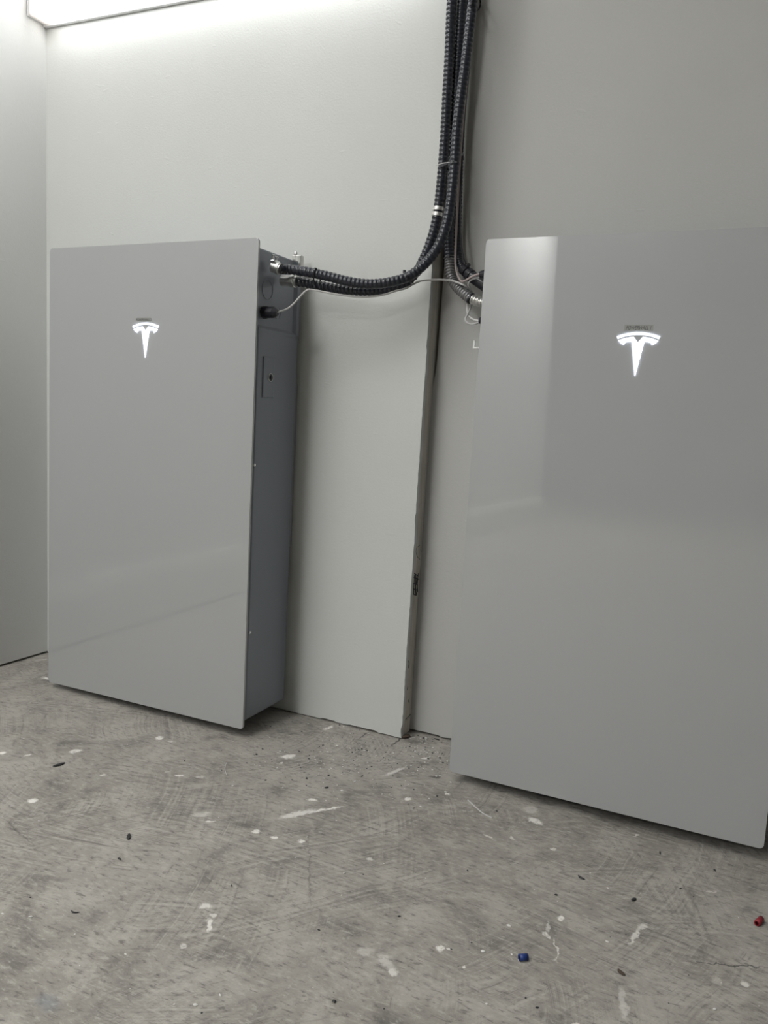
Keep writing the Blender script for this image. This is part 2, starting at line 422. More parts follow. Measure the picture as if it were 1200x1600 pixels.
# ------------------------------------------------------------------ wall lamp in the corner
def lens_mat():
    N = NT('prismatic_lens'); co = N.obco()
    sx = N.n('ShaderNodeSeparateXYZ', {0: co})
    # the tube stops short of the end of the lens, which therefore glows less there
    endf = N.ramp(sx.outputs[0], 0.0, 0.075, 0.03, 1.0)
    ck = N.n('ShaderNodeTexChecker', {'Vector': N.n('ShaderNodeMapping', {'Vector': co, 'Rotation': (0.785, 0.785, 0.785)}), 'Scale': 260.0}).outputs[1]
    pat = N.ramp(ck, 0, 1, 0.72, 1.0)
    e = N.math('MULTIPLY', N.math('MULTIPLY', endf, pat), LENS_GLOW)
    N.p.inputs['Base Color'].default_value = rgb(0.8, 0.79, 0.77); N.p.inputs['Roughness'].default_value = 0.3
    N.put(N.p.inputs['Emission Color'], N.mix(endf, rgb(1.0, 0.88, 0.80), rgb(0.98, 0.985, 1.0)))
    N.put(N.p.inputs['Emission Strength'], e)
    return N.m
ZF = 1.7567
xl = XC - 0.0403 / 1.5 * ZF + 0.001
lamp = thing('wall_lamp', 'long white strip lamp with a glowing prismatic cover in the upper left corner', 'lamp', (xl, 0, ZF))
FL_LEN = 1.15
def lamp_prof(o):   # y,z outline
    return [(-0.003, 0.001 + o), (-0.060 + o, 0.001 + o), (-0.0640 + o, 0.006 + o), (-0.0645 + o, 0.135), (-0.003, 0.135)]
bm = bmesh.new()
pr = [(-0.008, 0.0012), (-0.057, 0.0012), (-0.0605, 0.0035), (-0.0615, 0.010), (-0.0615, 0.13), (-0.008, 0.13)]
prism(bm, pr, 0, 0.004, FL_LEN - 0.004)
obj('lens', bm, lens_mat(), lamp)
bm = bmesh.new()
box(bm, (0, -0.011, -0.006), (FL_LEN, -0.0005, 0.14), 0.001, 1)
box(bm, (0, -0.066, 0.130), (FL_LEN, -0.0005, 0.14), 0.001, 1)
obj('housing', bm, M_LAMPW, lamp)
for xx in (0.0, FL_LEN - 0.004):
    bm = bmesh.new()
    box(bm, (xx, -0.0645, -0.0005), (xx + 0.004, -0.006, 0.138), 0.0008, 1)
    obj('end_cap', bm, M_LAMPW, lamp)

# ------------------------------------------------------------------ battery cabinets
def bez(p0, p1, p2, p3, n=8):
    out = []
    for i in range(1, n + 1):
        t = i / n
        out.append(tuple((1 - t) ** 3 * a + 3 * (1 - t) ** 2 * t * b + 3 * (1 - t) * t * t * c + t ** 3 * d for a, b, c, d in zip(p0, p1, p2, p3)))
    return out
def emblem_polys():
    a = [(12, 5.362), (14.475, 2.336)]
    a += bez((14.475, 2.336), (14.475, 2.336), (18.72, 2.426), (22.946, 4.39))
    a += bez((22.946, 4.39), (21.864, 6.026), (19.715, 6.828), (19.715, 6.828))
    a += bez((19.715, 6.828), (19.569, 5.389), (18.561, 5.038), (15.361, 5.038))
    a += [(12, 24)]
    left = [(24 - x, y) for x, y in a[1:-1]][::-1]
    body = a + left
    t = [(12, 1.463)] + bez((12, 1.463), (15.415, 1.433), (19.326, 1.991), (23.328, 3.743)) + [(24, 2.348)]
    t += bez((24, 2.348), (19.625, .612), (15.528, .015), (12, 0))
    arc = t + [(24 - x, y) for x, y in t[1:-1]][::-1]
    return body, arc

def make_cabinet(label, loc, rot, emblem_c, emblem_w, emblem_h, text, text_c, text_w, text_h, slant, backing, side):
    t = thing('battery_cabinet', label, 'battery', loc, rot, None)
    hx = W / 2
    # sheet-metal body behind the glass; the wiring recess lies at the top of either side
    bm = bmesh.new()
    zb, zt, y0, y1 = 0.0148, H - 0.0158, 0.012, 0.186
    e = 0.003; ins = 0.006; zr = 0.914
    box(bm, (-hx + e, y0, zb), (hx - e, y1, zr), 0.006, 3)
    box(bm, (-hx + e + ins, y0, zr - 0.02), (hx - e - ins, y1 - 0.004, zt), 0.004, 2)
    for s in (-1, 1):        # rear flange beside the recess and bevelled sill under it
        xa, xb = s * (hx - e - ins - 0.003), s * (hx - e)
        prism(bm, [(xa, y1 - 0.024), (xb, y1 - 0.013), (xb, y1), (xa, y1)], 2, zr - 0.01, zt - 0.001)
        prism(bm, [(xa, zr - 0.01), (xb, zr - 0.01), (xb, zr - 0.001), (s * (hx - e - ins), zr + 0.006), (xa, zr + 0.006)], 1, y0 + .004, y1 - 0.002)
    body = obj('body', bm, M_BODY, t)
    # glass front
    bm = bmesh.new(); pts = []
    r = 0.007
    for cx, cz, a0 in ((hx - r, H - r, 0), (-hx + r, H - r, 90), (-hx + r, r, 180), (hx - r, r, 270)):
        for k in range(7):
            a = math.radians(a0 + 15 * k); pts.append((cx + r * math.cos(a), cz + r * math.sin(a)))
    prism(bm, pts, 1, 0.0, 0.006)
    es = [e_ for e_ in bm.edges if abs(e_.verts[0].co.y - e_.verts[1].co.y) < 1e-6]
    bmesh.ops.bevel(bm, geom=es, offset=0.0012, segments=2, profile=0.5, affect='EDGES')
    panel = obj('glass_panel', bm, M_GLASS, t)
    # spacer gasket between glass and body
    bm = bmesh.new(); box(bm, (-hx + 0.012, 0.006, 0.02), (hx - 0.012, 0.0125, H - 0.02)); obj('gasket', bm, M_BLACKP, t)
    # lit emblem on the glass
    ex, ez = emblem_c; bm = bmesh.new()
    for poly in emblem_polys():
        prism(bm, [(ex + (x - 12) / 24 * emblem_w, ez - (y - 12) / 24 * emblem_h) for x, y in poly], 1, -0.0012, 0.0002)
    eo = obj('emblem', bm, M_LOGO, t, label='glowing white letter T shaped emblem')
    eo.data.materials.append(M_HALO_RIM)
    half = len(emblem_polys()[0]) + 2
    for i_, p_ in enumerate(eo.data.polygons):      # added rim glow throws a halo on the glass
        if abs(p_.normal.y) > 0.5: continue
        inner = (p_.normal.z > 0.3) if i_ < half else (p_.normal.z < -0.3)
        if not inner: p_.material_index = 1
    # name sticker
    tx, tz = text_c
    cu = bpy.data.curves.new('lettering', 'FONT'); cu.body = text; cu.size = 1.0; cu.align_x = 'CENTER'; cu.align_y = 'CENTER'; cu.shear = slant; cu.offset = 0.0
    to = bpy.data.objects.new('tmp', cu); COL.objects.link(to)
    bpy.context.view_layer.update()
    me = bpy.data.meshes.new_from_object(to.evaluated_get(bpy.context.evaluated_depsgraph_get()))
    bpy.data.objects.remove(to)
    xs = [v.co.x for v in me.vertices]; ys = [v.co.y for v in me.vertices]
    sx = text_w / (max(xs) - min(xs)); sy = text_h / (max(ys) - min(ys)); mx = (max(xs) + min(xs)) / 2; my = (max(ys) + min(ys)) / 2
    for v in me.vertices: v.co = Vector((tx + (v.co.x - mx) * sx, -0.00042, tz + (v.co.y - my) * sy))
    me.materials.clear(); me.materials.append(M_INK)
    bw = backing
    bm = bmesh.new(); box(bm, (tx + bw[0], -0.0003, tz + bw[2]), (tx + bw[1], 0.0001, tz + bw[3]))
    st = obj('name_sticker', bm, M_STICK, t, label='clear strip sticker')
    lo = bpy.data.objects.new('lettering', me); COL.objects.link(lo); lo.parent = st
    lo['label'] = 'black printed capitals'
    # wall bracket behind the body
    bm = bmesh.new()
    yb = 0.2085 if rot[0] > 0 else 0.203
    box(bm, (-hx + 0.03, 0.182, 0.06), (hx - 0.022, yb, 0.26)); box(bm, (-hx + 0.03, 0.182, 0.40), (hx - 0.014, yb, 0.80)); box(bm, (-hx + 0.03, 0.182, 0.95), (hx - 0.03, yb, 1.02))
    obj('wall_bracket', bm, M_PLATE, t)
    return t
def sticker_mat():
    N = NT('clear_sticker'); N.p.inputs['Base Color'].default_value = rgb(0.29, 0.295, 0.275); N.p.inputs['Roughness'].default_value = 0.5
    co = N.obco(); N.put(N.p.inputs['Roughness'], N.ramp(N.noise(co, 90.0), 0, 1, 0.35, 0.6)); return N.m
M_STICK = sticker_mat()

LOC_L = (W / 2, -DEP, 0.01907); ROT_L = (0.00536, -0.0130, 0.0)
LOC_R = (1.09457 + W / 2 * math.cos(-0.0104), YR - DEP + W / 2 * math.sin(-0.0104), 0.02478); ROT_R = (-0.00564, -0.01073, -0.0104)
def local(loc, rot, P):
    m = Matrix.Translation(loc) @ Euler(rot).to_matrix().to_4x4()
    return m.inverted() @ P
def on_front(loc, rot, px, py):
    """glass-front coordinates (x, z) of the spot seen at px, py"""
    m = Matrix.Translation(loc) @ Euler(rot).to_matrix().to_4x4(); mi = m.inverted()
    o = mi @ CAM; d = mi.to_3x3() @ (RIGHT * ((px - 600) / FPX) + UP * ((800 - py) / FPX) + FWD)
    t = -o.y / d.y; q = o + d * t
    return q.x, q.z
def span(loc, rot, a, b):
    p, q = on_front(loc, rot, *a), on_front(loc, rot, *b)
    return math.hypot(p[0] - q[0], p[1] - q[1])
def emb(loc, rot, l, r, top, bot):
    p, q = on_front(loc, rot, *top), on_front(loc, rot, *bot)
    return ((p[0] + q[0]) / 2, (p[1] + q[1]) / 2), span(loc, rot, l, r), span(loc, rot, top, bot)
cL, wL, hL = emb(LOC_L, ROT_L, (207.5, 513), (247.5, 512), (228, 506), (226.5, 557))
cR, wR, hR = emb(LOC_R, ROT_R, (963.5, 527), (1033.5, 527), (998, 521), (992, 586))
print('emblem sizes', wL, hL, wR, hR)
tL = on_front(LOC_L, ROT_L, 225, 499.5); tR = on_front(LOC_R, ROT_R, 998, 512.2)
EW = (wL + wR) / 2
cabL = make_cabinet('pale grey battery cabinet mounted beside the left wall, marked POWERWALL 2', LOC_L, ROT_L, cL, EW, EW * 1.02, 'POWERWALL 2',
                    tL, span(LOC_L, ROT_L, (213, 500), (237, 499)), 0.0058, 0.0, (-0.021, 0.021, -0.0045, 0.0045), 'L')
cabR = make_cabinet('pale grey battery cabinet on the recessed wall at right, marked POWERWALL 1', LOC_R, ROT_R, cR, EW, EW * 1.02, 'POWERWALL 1',
                    tR, span(LOC_R, ROT_R, (978.5, 512), (1017.5, 512)), 0.0070, 0.25, (-0.026, 0.026, -0.0055, 0.0055), 'R')

# fittings on the right-hand side of the left cabinet
SX = W / 2 - 0.003          # local x of the side
def side_pt(px, py, x=None):
    """local point on the left cabinet's right side"""
    P = at(px, py, 0, 0.604); return local(LOC_L, ROT_L, P)
SXR = SX - 0.006
p = side_pt(424, 590); 
a, b = side_pt(415, 557), side_pt(432, 622)
bm = bmesh.new(); box(bm, (SX - 0.001, p.y - 0.023, b.z - .001), (SX + 0.0025, p.y + 0.023, a.z + .001), 0.0018, 2)
pl = obj('switch_plate', bm, M_BODY, cabL, label='small recessed switch plate')
bm = bmesh.new(); q = side_pt(426, 590); 
c0 = Vector((SX + 0.003, q.y, q.z))
tube(bm, [c0 + Vector((0, math.cos(k * math.pi / 12) * 0.0085, math.sin(k * math.pi / 12) * 0.0085)) for k in range(24)], 0.0013, 8, closed=True)
obj('switch_ring', bm, M_STEEL, pl, True)
bm = bmesh.new(); cyl(bm, c0 - Vector((0.002, 0, 0)), c0 + Vector((0.001, 0, 0)), 0.0078); cyl(bm, c0, c0 + Vector((0.003, 0, 0)), 0.0035)
obj('switch_button', bm, M_BLACKP, pl)
for (px, py) in ((400.5, 727), (390.5, 988)):
    q = side_pt(px, py); bm = bmesh.new()
    cyl(bm, (SX - 0.001, q.y, q.z), (SX + 0.0022, q.y, q.z), 0.0042, 0.0034, 16); cyl(bm, (SX + 0.001, q.y, q.z), (SX + 0.0028, q.y, q.z), 0.0018, n=6)
    obj('screw', bm, M_BRIGHT, cabL)
def ring(parent, q, rad, tr, x, name='knockout_ring'):
    bm = bmesh.new()
    tube(bm, [(x, q.y + math.cos(k * math.pi / 16) * rad, q.z + math.sin(k * math.pi / 16) * rad) for k in range(32)], tr, 6, closed=True)
    return obj(name, bm, M_BODY, parent, True)
ring(cabL, side_pt(428, 452), 0.0215, 0.0011, SXR + 0.0002)
ring(cabL, side_pt(443, 489), 0.013, 0.0010, SXR + 0.0002)
# bolt and bracket tab at the rear top corner
q = side_pt(466, 413); bm = bmesh.new()
box(bm, (SX - 0.018, 0.172, H - 0.034), (SX + 0.007, 0.186, H - 0.002), 0.002, 2)
obj('bracket_tab', bm, M_STEEL, cabL)
q = side_pt(461, 405); bm = bmesh.new()
cyl(bm, (SX, 0.158, H - 0.020), (SX, 0.158, H - 0.002), 0.0018, n=12); cyl(bm, (SX, 0.158, H - 0.003), (SX, 0.158, H + 0.0015), 0.0052, 0.0038, n=16)
cyl(bm, (SX - 0.008, 0.158, H - 0.018), (SX + 0.001, 0.150, H - 0.018), 0.0016, n=10)
obj('bolt', bm, M_STEEL, cabL, False)
# cable gland
def gland(parent, base, direction, L, r, mat=M_BLACKP):
    d = Vector(direction).normalized(); b = Vector(base); bm = bmesh.new()
    cyl(bm, b, b + d * L * 0.3, r * 1.02, n=8); cyl(bm, b + d * L * 0.28, b + d * L * 0.75, r * 0.93, n=20); cyl(bm, b + d * L * 0.7, b + d * L, r * 0.93, r * 0.55, n=20)
    return obj('cable_gland', bm, mat, parent)
q = side_pt(421, 488)
gland(cabL, (SXR - 0.001, q.y, q.z), (1, 0.05, 0), 0.037, 0.0135)
GL_TIP = Matrix.Translation(LOC_L) @ Euler(ROT_L).to_matrix().to_4x4() @ Vector((SXR + 0.034, q.y + 0.001, q.z))

# fittings on the left side of the right cabinet, peeping past the glass
def rp(x, y, z): return local(LOC_R, ROT_R, Vector((x, y, z)))
XB = -W / 2 + 0.003 + 0.006
g1 = at(752, 429, 1, -0.045); g2 = at(751, 501, 1, -0.045)
for g, r in ((g1, 0.0125), (g2, 0.0110)):
    L_ = local(LOC_R, ROT_R, g); gland(cabR, (XB + 0.002, L_.y, L_.z), (-1, 0, 0), XB + 0.002 - L_.x + 0.003, r)
bm = bmesh.new(); g = local(LOC_R, ROT_R, at(743, 539, 1, -0.055))
hx0 = -W / 2 + 0.004
box(bm, (g.x - 0.0035, g.y - 0.006, g.z - 0.005), (g.x, g.y - 0.002, g.z + 0.009)); box(bm, (g.x - 0.0035, g.y - 0.006, g.z - 0.008), (hx0, g.y + 0.008, g.z - 0.0045))
obj('bevel_highlight_strip', bm, M_CRUMB, cabR, label='small white L-shaped strip standing for a bevel highlight')  # white strip painted in for the highlight on the recess bevel

# ------------------------------------------------------------------ conduits
def path(lst): return [at(a, b, 1, y) for a, b, y in lst]
def conduit(label, pts, r, pitch, amp, mat, n=18, step=0.0011, group='flexible conduits'):
    t = thing('flexible_conduit', label, 'conduit', (0, 0, 0), group=group)
    bm = bmesh.new(); tube(bm, pts, ribbed(r, pitch, amp), n, step); obj('jacket', bm, mat, t, True)
    return t
def nut(parent, a, b, r, name='connector'):
    bm = bmesh.new(); a, b = Vector(a), Vector(b); d = b - a
    cyl(bm, a, a + d * .62, r, n=24); cyl(bm, a + d * .60, a + d * .85, r * 1.12, n=24); cyl(bm, a + d * .84, b, r * 0.98, n=24)
    return obj(name, bm, M_STEEL, parent, False)
A0 = at(426, 417, 0, 0.600); A1 = at(439, 420.5, 1, A0.y + .001); print('A0', A0, A1)
pA = [A1 - Vector((0.006, 0, 0))] + path([(452, 421, -.142), (480, 425, -.137), (513, 432, -.128), (547, 440.5, -.118), (580, 444, -.106), (613, 440, -.094), (640, 431, -.080),
        (663, 413, -.070), (681, 391, -.062), (692, 368, -.058), (700, 340, -.054), (706, 300, -.050), (710, 257, -.048), (714, 200, -.046), (720, 150, -.044), (727, 100, -.042), (733, 50, -.040), (739, 0, -.040), (744, -60, -.040), (748, -160, -.04)])
cA = conduit('black ribbed conduit that leaves the top connector of the left cabinet and climbs the wall', pA, 0.0110, 0.0096, 0.0011, M_JACKET)
nut(cA, A0, A1, 0.0118)
bm = bmesh.new()    # clamp ears and screws of the squeeze connector
for dz, dy in ((0.012, -0.006), (0.010, 0.006)):
    c = A0 + Vector((0.004, dy, dz)); cyl(bm, c, c + Vector((0.003, -0.003, 0.010)), 0.0022, n=10); cyl(bm, c + Vector((0.003, -.003, 0.010)), c + Vector((0.0035, -0.0035, 0.0125)), 0.004, n=12)
box(bm, (A0.x + .001, A0.y - .012, A0.z + .008), (A0.x + .012, A0.y + .012, A0.z + .013), 0.001, 1)
obj('clamp_screws', bm, M_BRIGHT, cA)
B0 = at(441, 438, 0, 0.600); B1 = at(465, 439.5, 1, B0.y); print('B0', B0, B1)
pB = [B1 - Vector((0.006, 0, 0))] + path([(478, 442, -.108), (497, 446, -.102), (530, 452, -.092), (567, 455, -.080), (597, 453, -.068), (620, 447, -.062), (637, 439, -.056),
        (652, 423, -.048), (663, 402, -.042), (672, 380, -.036), (679, 357, -.032), (684, 332, -.028), (688, 300, -.026), (692, 257, -.024), (696, 200, -.022), (698.5, 150, -.022), (701.5, 100, -.022), (703.5, 50, -.022), (706, 0, -.022), (710, -60, -.022), (716, -160, -.022)])
cB = conduit('black ribbed conduit nearest the left board, with a pale double band at the bend', pB, 0.0110, 0.0096, 0.0016, M_JACKET)
nut(cB, B0, B1, 0.0125)
bm = bmesh.new()    # pale coupling band
Q = spline(pB, 0.002); tgt = at(684.5, 332, 1, -.028); k = min(range(len(Q)), key=lambda i: (Q[i] - tgt).length); d = (Q[k + 2] - Q[k - 2]).normalized()
for s in (-0.0062, 0.0062): cyl(bm, Q[k] + d * (s - 0.0038), Q[k] + d * (s + 0.0038), 0.0124)
obj('coupling_band', bm, M_FLEX, cB, label='pale metal double band')
# conduit to the right cabinet, grey sleeve then bare steel
pC = path([(730, -160, -.005), (726, -60, -.005), (722, 0, -.004), (718, 60, -.003), (714, 120, -.002), (710, 190, -.001), (707, 260, 0.0), (703, 330, 0.004), (701, 375, 0.010), (702, 400, 0.010), (703, 425, 0.006)])
cC = conduit('grey ribbed conduit curving down to a bare steel end beside the right cabinet', pC, 0.0115, 0.0080, 0.0012, M_JACKET)
pC2 = path([(702.5, 402, 0.009), (703, 415, 0.006), (704.5, 430, 0.003), (709, 441, 0.0), (716, 450, -.004), (726, 459, -.008), (737, 467, -.012)])
bm = bmesh.new(); tube(bm, pC2, ribbed(0.0122, 0.0066, 0.0026), 18, 0.0008); obj('grey_sleeve', bm, M_GREYJ, cC, True, 'shiny grey sleeve')
pC3 = path([(735, 465.5, -.011), (742, 469, -.013), (749, 471.5, -.015), (760, 474, -.017), (775, 476, -.018)])
bm = bmesh.new(); tube(bm, pC3, ribbed(0.0112, 0.0078, 0.0042), 18, 0.0008); obj('bare_steel_end', bm, M_FLEX, cC, True, 'bare galvanised steel helix')
bm = bmesh.new(); Q = spline(pC2, 0.002); d = (Q[-1] - Q[-4]).normalized(); cyl(bm, Q[-1] - d * 0.003, Q[-1] + d * 0.0015, 0.0128, 0.012); obj('sleeve_collar', bm, M_BLACKP, cC)
# black conduit behind
pD = path([(742, -160, .03), (737, -60, .03), (732, 0, .031), (727, 80, .032), (722, 160, .033), (718, 250, .035), (715.5, 340, .037), (714.5, 380, .037), (716, 400, .034), (719.5, 413, .022), (726, 424, .004), (735, 432, -.006), (744, 440, -.012), (756, 446, -.016), (772, 450, -.018)])
cD = conduit('black ribbed conduit behind the others, entering the right cabinet through a clamp fitting', pD, 0.0090, 0.0080, 0.0016, M_JACKET)
bm = bmesh.new()
p1, p2, p3 = at(723, 420, 1, .004), at(737, 432, 1, -.007), at(760, 448, 1, -.016)
cyl(bm, p1, p1.lerp(p2, 0.45), 0.0118); cyl(bm, p1.lerp(p2, 0.6), p2, 0.0135); cyl(bm, p2, p3, 0.0125)
s0 = at(727, 419, 1, -.006); s1 = at(731.5, 414.5, 1, -.010); cyl(bm, s0, s1, 0.0022, n=10); cyl(bm, s1, s1 + (s1 - s0) * 0.35, 0.0040, n=12)
obj('clamp_fitting', bm, M_BLACKP, cD)

# ------------------------------------------------------------------ thin cables
def cable(label, pts, r, mat, name='cable'):
    bm = bmesh.new(); tube(bm, pts, r, 10, 0.004)
    return tag(recentre(obj(name, bm, mat, None, True)), label, 'cable')
cable('thin white cable from the black gland of the left cabinet, running under the conduits',
      [GL_TIP] + path([(446, 484, -.140), (455, 478, -.136), (464, 469, -.132), (472, 460, -.128), (480, 453.5, -.124), (490, 453, -.120)]) +
      path([(530, 460.5, -.106), (567, 464, -.090), (597, 461, -.076), (620, 454, -.070), (634, 450.5, -.062), (648, 443, -.050), (660, 438.5, -.042), (680, 437, -.030), (697, 437.5, -.019), (704, 438, -.020), (714, 441, -.020), (724, 445, -.022),
            (731, 449, -.012), (733, 456, .006), (731, 470, .015), (730, 478, .004), (730, 486, -.008), (733, 494, -.020), (739, 499, -.034), (747, 501, -.045), (753, 501, -.045)]), 0.0021, M_WCABLE)
cable('thin grey cable looping between the two glands of the right cabinet',
      path([(753, 432, -.040), (745, 434, -.034), (739, 436, -.030), (734, 439, -.028), (732, 445, -.026), (735, 450, -.014), (738, 459, .008), (737, 470, .012), (736, 478, .004), (733, 486, -.014), (729, 494, -.028), (727, 500, -.036), (732, 505.5, -.042), (740, 506.5, -.042), (747, 504, -.045), (753, 502, -.045)]), 0.0020, M_GCABLE)
cable('thin pinkish grey cable bending into the upper gland of the right cabinet',
      path([(758, -160, -.028), (747, -60, -.028), (737, 30, -.026), (731, 110, -.026), (724, 180, -.026), (718, 260, -.026), (714.5, 330, -.026), (712, 380, -.024), (711.5, 405, -.022), (712.5, 420, -.022), (716, 432, -.022), (721, 439.5, -.024), (727, 438.5, -.028), (737, 432.5, -.034), (746, 429, -.042), (753, 428, -.045)]), 0.0024, M_PCABLE)
cable('thin black cable hanging just right of the conduit bundle',
      path([(752, -160, .018), (746, -60, .018), (741, 20, .018), (734, 100, .019), (727, 170, .020), (722.5, 240, .021), (720.5, 300, .022), (719.5, 350, .023), (721, 385, .023), (724, 402, .016), (728, 412, .006)]), 0.0018, M_BLACKP)

# ------------------------------------------------------------------ cable ties
def tie(label, c, d, ra, rb, up, head, tail=None, mat=M_BLACKP):
    """loop around a bundle: centre c, bundle direction d, half sizes ra (along up) and rb"""
    c, d = Vector(c), Vector(d).normalized(); up = (Vector(up) - d * Vector(up).dot(d)).normalized(); sd = d.cross(up)
    t = thing('cable_tie', label, 'cable tie', c)
    bm = bmesh.new(); n = 28; A = []; B = []
    for k in range(n):
        a = 2 * math.pi * k / n; o = up * (ra * math.cos(a)) + sd * (rb * math.sin(a))
        A.append([bm.verts.new(o * f + d * s) for f, s in ((1, -.0016), (1.05, -.0016), (1.05, .0016), (1, .0016))])
    for k in range(n):
        P, Q = A[k], A[(k + 1) % n]
        for j in range(4): bm.faces.new((P[j], P[(j + 1) % 4], Q[(j + 1) % 4], Q[j]))
    obj('strap', bm, mat, t)
    h = Vector(head) - c; bm = bmesh.new(); box(bm, (h.x - .0028, h.y - .0028, h.z - .0035), (h.x + .0028, h.y + .0028, h.z + .0035), .0008, 1); obj('head', bm, mat, t)
    if tail:
        bm = bmesh.new(); tube(bm, [h, (h + Vector(tail[0]) - c) / 2 + Vector((0, -.001, .001)), Vector(tail[0]) - c], 0.0009, 6, .003); obj('tail', bm, tail[1], t)
    return t
def near(path_, px, py):
    """point and direction of a conduit's centre line where the photo shows it nearest (px, py)"""
    Q = spline(path_, 0.003); best = None
    for k in range(2, len(Q) - 2):
        v = Q[k] - CAM; z = v.dot(FWD); x = 600 + FPX * v.dot(RIGHT) / z; y = 800 - FPX * v.dot(UP) / z
        e = (x - px) ** 2 + (y - py) ** 2
        if best is None or e < best[0]: best = (e, Q[k], (Q[k + 2] - Q[k - 2]).normalized())
    return best[1], best[2]
def tie_pair(label, pa, pb, px, py, r, toward, tail=None, mat=M_BLACKP, slack=0.0):
    a, d = near(pa, px, py); b, d2 = near(pb, px, py)
    d = (d + d2).normalized(); b = b - d * (b - a).dot(d)
    c = (a + b) / 2; up = (a - b).normalized(); ra = (a - b).length / 2 + r + slack; rb = r + slack
    sd = d.cross(up); th = Vector(toward); th = (th - d * th.dot(d)).normalized()
    u, v = th.dot(up), th.dot(sd); k = 1 / math.sqrt((u / ra) ** 2 + (v / rb) ** 2)
    return tie(label, c, d, ra, rb, up, c + th * (k + .002), tail, mat)
tie_pair('black cable tie around the two conduits at the low bend', pA, pB, 637, 435, .0122, (-.1, -.6, .8), slack=.0012)
tie_pair('black cable tie under the conduits just right of the left cabinet', pA, pB, 491, 440, .0122, (0, -.2, -1), slack=.0015)
tie_pair('thin tie around the climbing conduits, its pale tail pointing left', pA, pB, 700, 254, .0118, (.6, -.8, 0), (at(682, 258, 1, -.03), M_WCABLE))
a, d = near(pC, 702, 404); tie('black tie at the top of the grey sleeve', a, d, .0130, .0130, (1, 0, 0), a + Vector((.003, -.0135, .001)))
tie_pair('black tie whose head sticks out right of the bundle', pC, pD, 719, 240, .0125, (1, -.2, 0))
tie_pair('black tie around the whole bundle at the top edge', pA, pD, 735, 6, .0150, (1, -.2, 0))

# ------------------------------------------------------------------ litter on the slab
def lump(bm, c, L, wd, hh, ang, rnd, seg=6, bend=0.0):
    """small irregular sliver lying on the floor"""
    c = Vector(c); ca, sa = math.cos(ang), math.sin(ang); rings = []
    for i in range(seg + 1):
        t = i / seg - 0.5; taper = (1 - (2 * abs(t)) ** 3) * 0.75 + 0.25
        u = t * L; v0 = bend * (t * t * 4) * L
        row = []
        for k in range(6):
            a = 2 * math.pi * k / 6 + 0.3
            v = v0 + math.cos(a) * wd / 2 * taper * (0.85 + 0.3 * rnd.random()); z = hh / 2 + math.sin(a) * hh / 2 * taper
            row.append(bm.verts.new((c.x + u * ca - v * sa, c.y + u * sa + v * ca, max(0.0, z))))
        rings.append(row)
    for A, B in zip(rings, rings[1:]):
        for k in range(6): bm.faces.new((A[k], A[(k + 1) % 6], B[(k + 1) % 6], B[k]))
    bm.faces.new(rings[0]); bm.faces.new(rings[-1])
rnd = random.Random(21)
def sliver(name, label, cat, a, b, wd, hh, mat, bend=0.0):
    p, q = fl(*a), fl(*b); d = q - p; bm = bmesh.new()
    lump(bm, (p + q) / 2, d.length, wd, hh, math.atan2(d.y, d.x), rnd, 7, bend)
    return tag(recentre(obj(name, bm, mat, None, True)), label, cat)
def cap(label, a, b, r, mat):
    """cut sleeve of plastic: a short hollow tube lying on its side"""
    p, q = fl(*a), fl(*b); p.z = q.z = r; d = q - p
    n = 20; bm = bmesh.new(); m = d.to_track_quat('Z', 'Y').to_matrix(); R_ = []
    for (t, rr) in ((0, r * .62), (0, r), (1, r), (1, r * .62), (.3, r * .6)):
        R_.append([bm.verts.new(p + d * t + m @ Vector((math.cos(2 * math.pi * k / n) * rr, math.sin(2 * math.pi * k / n) * rr, 0))) for k in range(n)])
    for A, B in zip(R_, R_[1:]):
        for k in range(n): bm.faces.new((A[k], A[(k + 1) % n], B[(k + 1) % n], B[k]))
    bm.faces.new(R_[-1])
    return tag(recentre(obj('plastic_sleeve', bm, mat, None, True)), label, 'plastic sleeve')
cap('short blue plastic sleeve lying on the concrete', (810.5, 1501), (824, 1500), 0.0048, M_BLUE)
cap('short red plastic sleeve lying near the right edge', (1182, 1447), (1189, 1440), 0.0048, M_RED)
sliver('plastic_scrap', 'long black scrap on the floor in front of the left cabinet', 'scrap', (83, 1199), (102, 1193), .009, .004, M_CHIP, .05)
sliver('plastic_scrap', 'small upright black scrap in the middle of the left floor', 'scrap', (202, 1304), (200.5, 1313), .007, .004, M_CHIP)
sliver('plastic_scrap', 'thin curved black scrap below the lower left corner of the right cabinet', 'scrap', (902, 1369), (913, 1376), .0045, .003, M_CHIP, .12)
sliver('plastic_scrap', 'small black scrap in the middle of the right floor', 'scrap', (987, 1408.5), (993.5, 1405), .006, .004, M_CHIP)
sliver('wood_scrap', 'dark brown curved splinter right of the blue sleeve', 'scrap', (964, 1516), (975, 1526), .006, .004, M_BROWN, .12)
sliver('plastic_scrap', 'tiny black scrap below the bottom edge of the right cabinet', 'scrap', (1115, 1359), (1118.5, 1362), .004, .003, M_CHIP)
sliver('plastic_scrap', 'thin upright dark splinter right of the curved black scrap', 'scrap', (1031, 1330.5), (1031.5, 1336), .0025, .002, M_CHIP)
sliver('plastic_scrap', 'small black scrap near the pale streak in the middle', 'scrap', (507, 1232), (513.5, 1231), .004, .003, M_CHIP)
sliver('plastic_scrap', 'tiny dark chip at the lower middle edge', 'scrap', (519, 1565), (525, 1567), .005, .003, M_CHIP)
sliver('plastic_scrap', 'forked dark shaving on the left floor below the long scrap', 'scrap', (109, 1425), (122, 1428), .003, .002, M_CHIP, .25)
sliver('plastic_scrap', 'short black shaving left of the small upright scrap', 'scrap', (184, 1342), (189, 1344), .004, .003, M_CHIP)
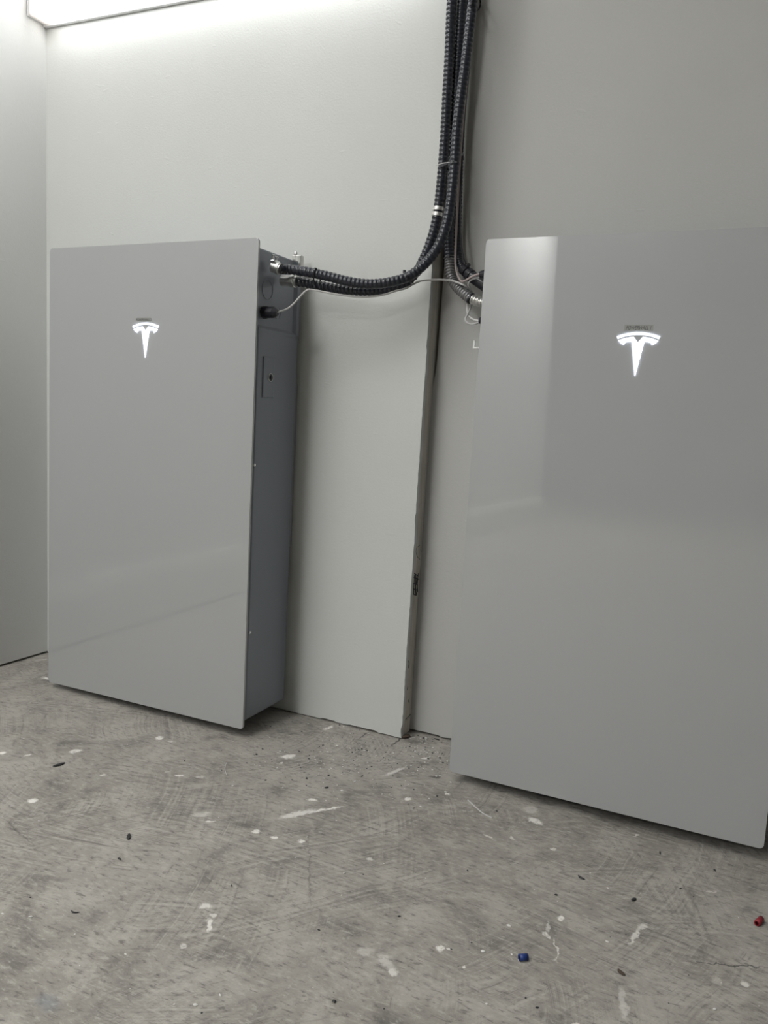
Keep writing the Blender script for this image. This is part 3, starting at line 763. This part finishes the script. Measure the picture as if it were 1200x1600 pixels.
sliver('plastic_scrap', 'dark shaving against the foot of the recessed wall', 'scrap', (678, 1154.5), (687, 1157), .005, .003, M_CHIP)
sliver('wood_scrap', 'broken splinter at the foot of the exposed stud', 'scrap', (629, 1155), (641, 1151), .012, .008, M_BROWN, .1)
bm = bmesh.new(); pp = [fl(*q) for q in ((731, 1251), (742, 1261), (755, 1272), (769, 1279))]
for q in pp: q.z = .0013
tube(bm, pp, .0013, 8, .004); tag(recentre(obj('wire_offcut', bm, M_WCABLE, None, True)), 'straight piece of thin white wire below the right cabinet', 'wire')
bm = bmesh.new(); pp = [fl(*q) for q in ((354.5, 1192), (352, 1198), (352, 1205), (354.5, 1212))]
for q in pp: q.z = .0008
tube(bm, pp, .0008, 8, .003); tag(recentre(obj('wire_offcut', bm, M_WCABLE, None, True)), 'short curved white wire in front of the left cabinet', 'wire')

# crumbs nobody could count: drywall dust by the foot of the wall
def scatter(name, label, mat, count, seed, smin, smax):
    rnd = random.Random(seed); bm = bmesh.new(); n = 0
    while n < count:
        u = rnd.random()
        if u < 0.62: px, py = rnd.gauss(560, 85), rnd.gauss(1180, 34)
        elif u < 0.78: px, py = rnd.uniform(640, 700), rnd.uniform(1148, 1215)
        else: px, py = rnd.uniform(0, 1200), rnd.uniform(1120, 1590)
        P = fl(px, py)
        if P.y > (-0.006 if P.x < XS + .008 else YR - .006) or (P.y > -0.215 and P.x < 0.62) or (P.y > -.15 and P.x > 1.08): continue
        s = smin + (smax - smin) * rnd.random() ** 2.5
        lump(bm, (P.x, P.y, 0), s, s * rnd.uniform(.35, .8), s * .4, rnd.uniform(0, 3.14), rnd, 3)
        n += 1
    return tag(obj(name, bm, mat), label, name.replace('_', ' '), None, 'stuff')
scatter('plaster_crumbs', 'scattered white plaster crumbs on the concrete by the foot of the wall', M_CRUMB, 280, 4, .0022, .0070)
scatter('dark_grit', 'scattered dark shavings and grit on the concrete by the wall', M_CHIP, 230, 8, .0018, .006)

# ------------------------------------------------------------------ ceiling fill lamps, added out of view
for i, (x, y, z, e) in enumerate(CEIL_FILLS):
    t = thing('ceiling_fill_lamp', ('added ceiling fill panel nearest the battery cabinets', 'added ceiling fill panel in the middle of the garage', 'added ceiling fill panel near the end of the left wall')[i], 'lamp', (x, y, z))
    bm = bmesh.new(); box(bm, (-.3, -.6, 0.0), (.3, .6, CEIL - z), .004, 1); obj('housing', bm, M_WMETAL, t)
    bm = bmesh.new(); box(bm, (-.28, -.58, -.006), (.28, .58, .001)); obj('diffuser', bm, emit_mat('fill_panel_glow', (1, 1, 1), 3.0), t)
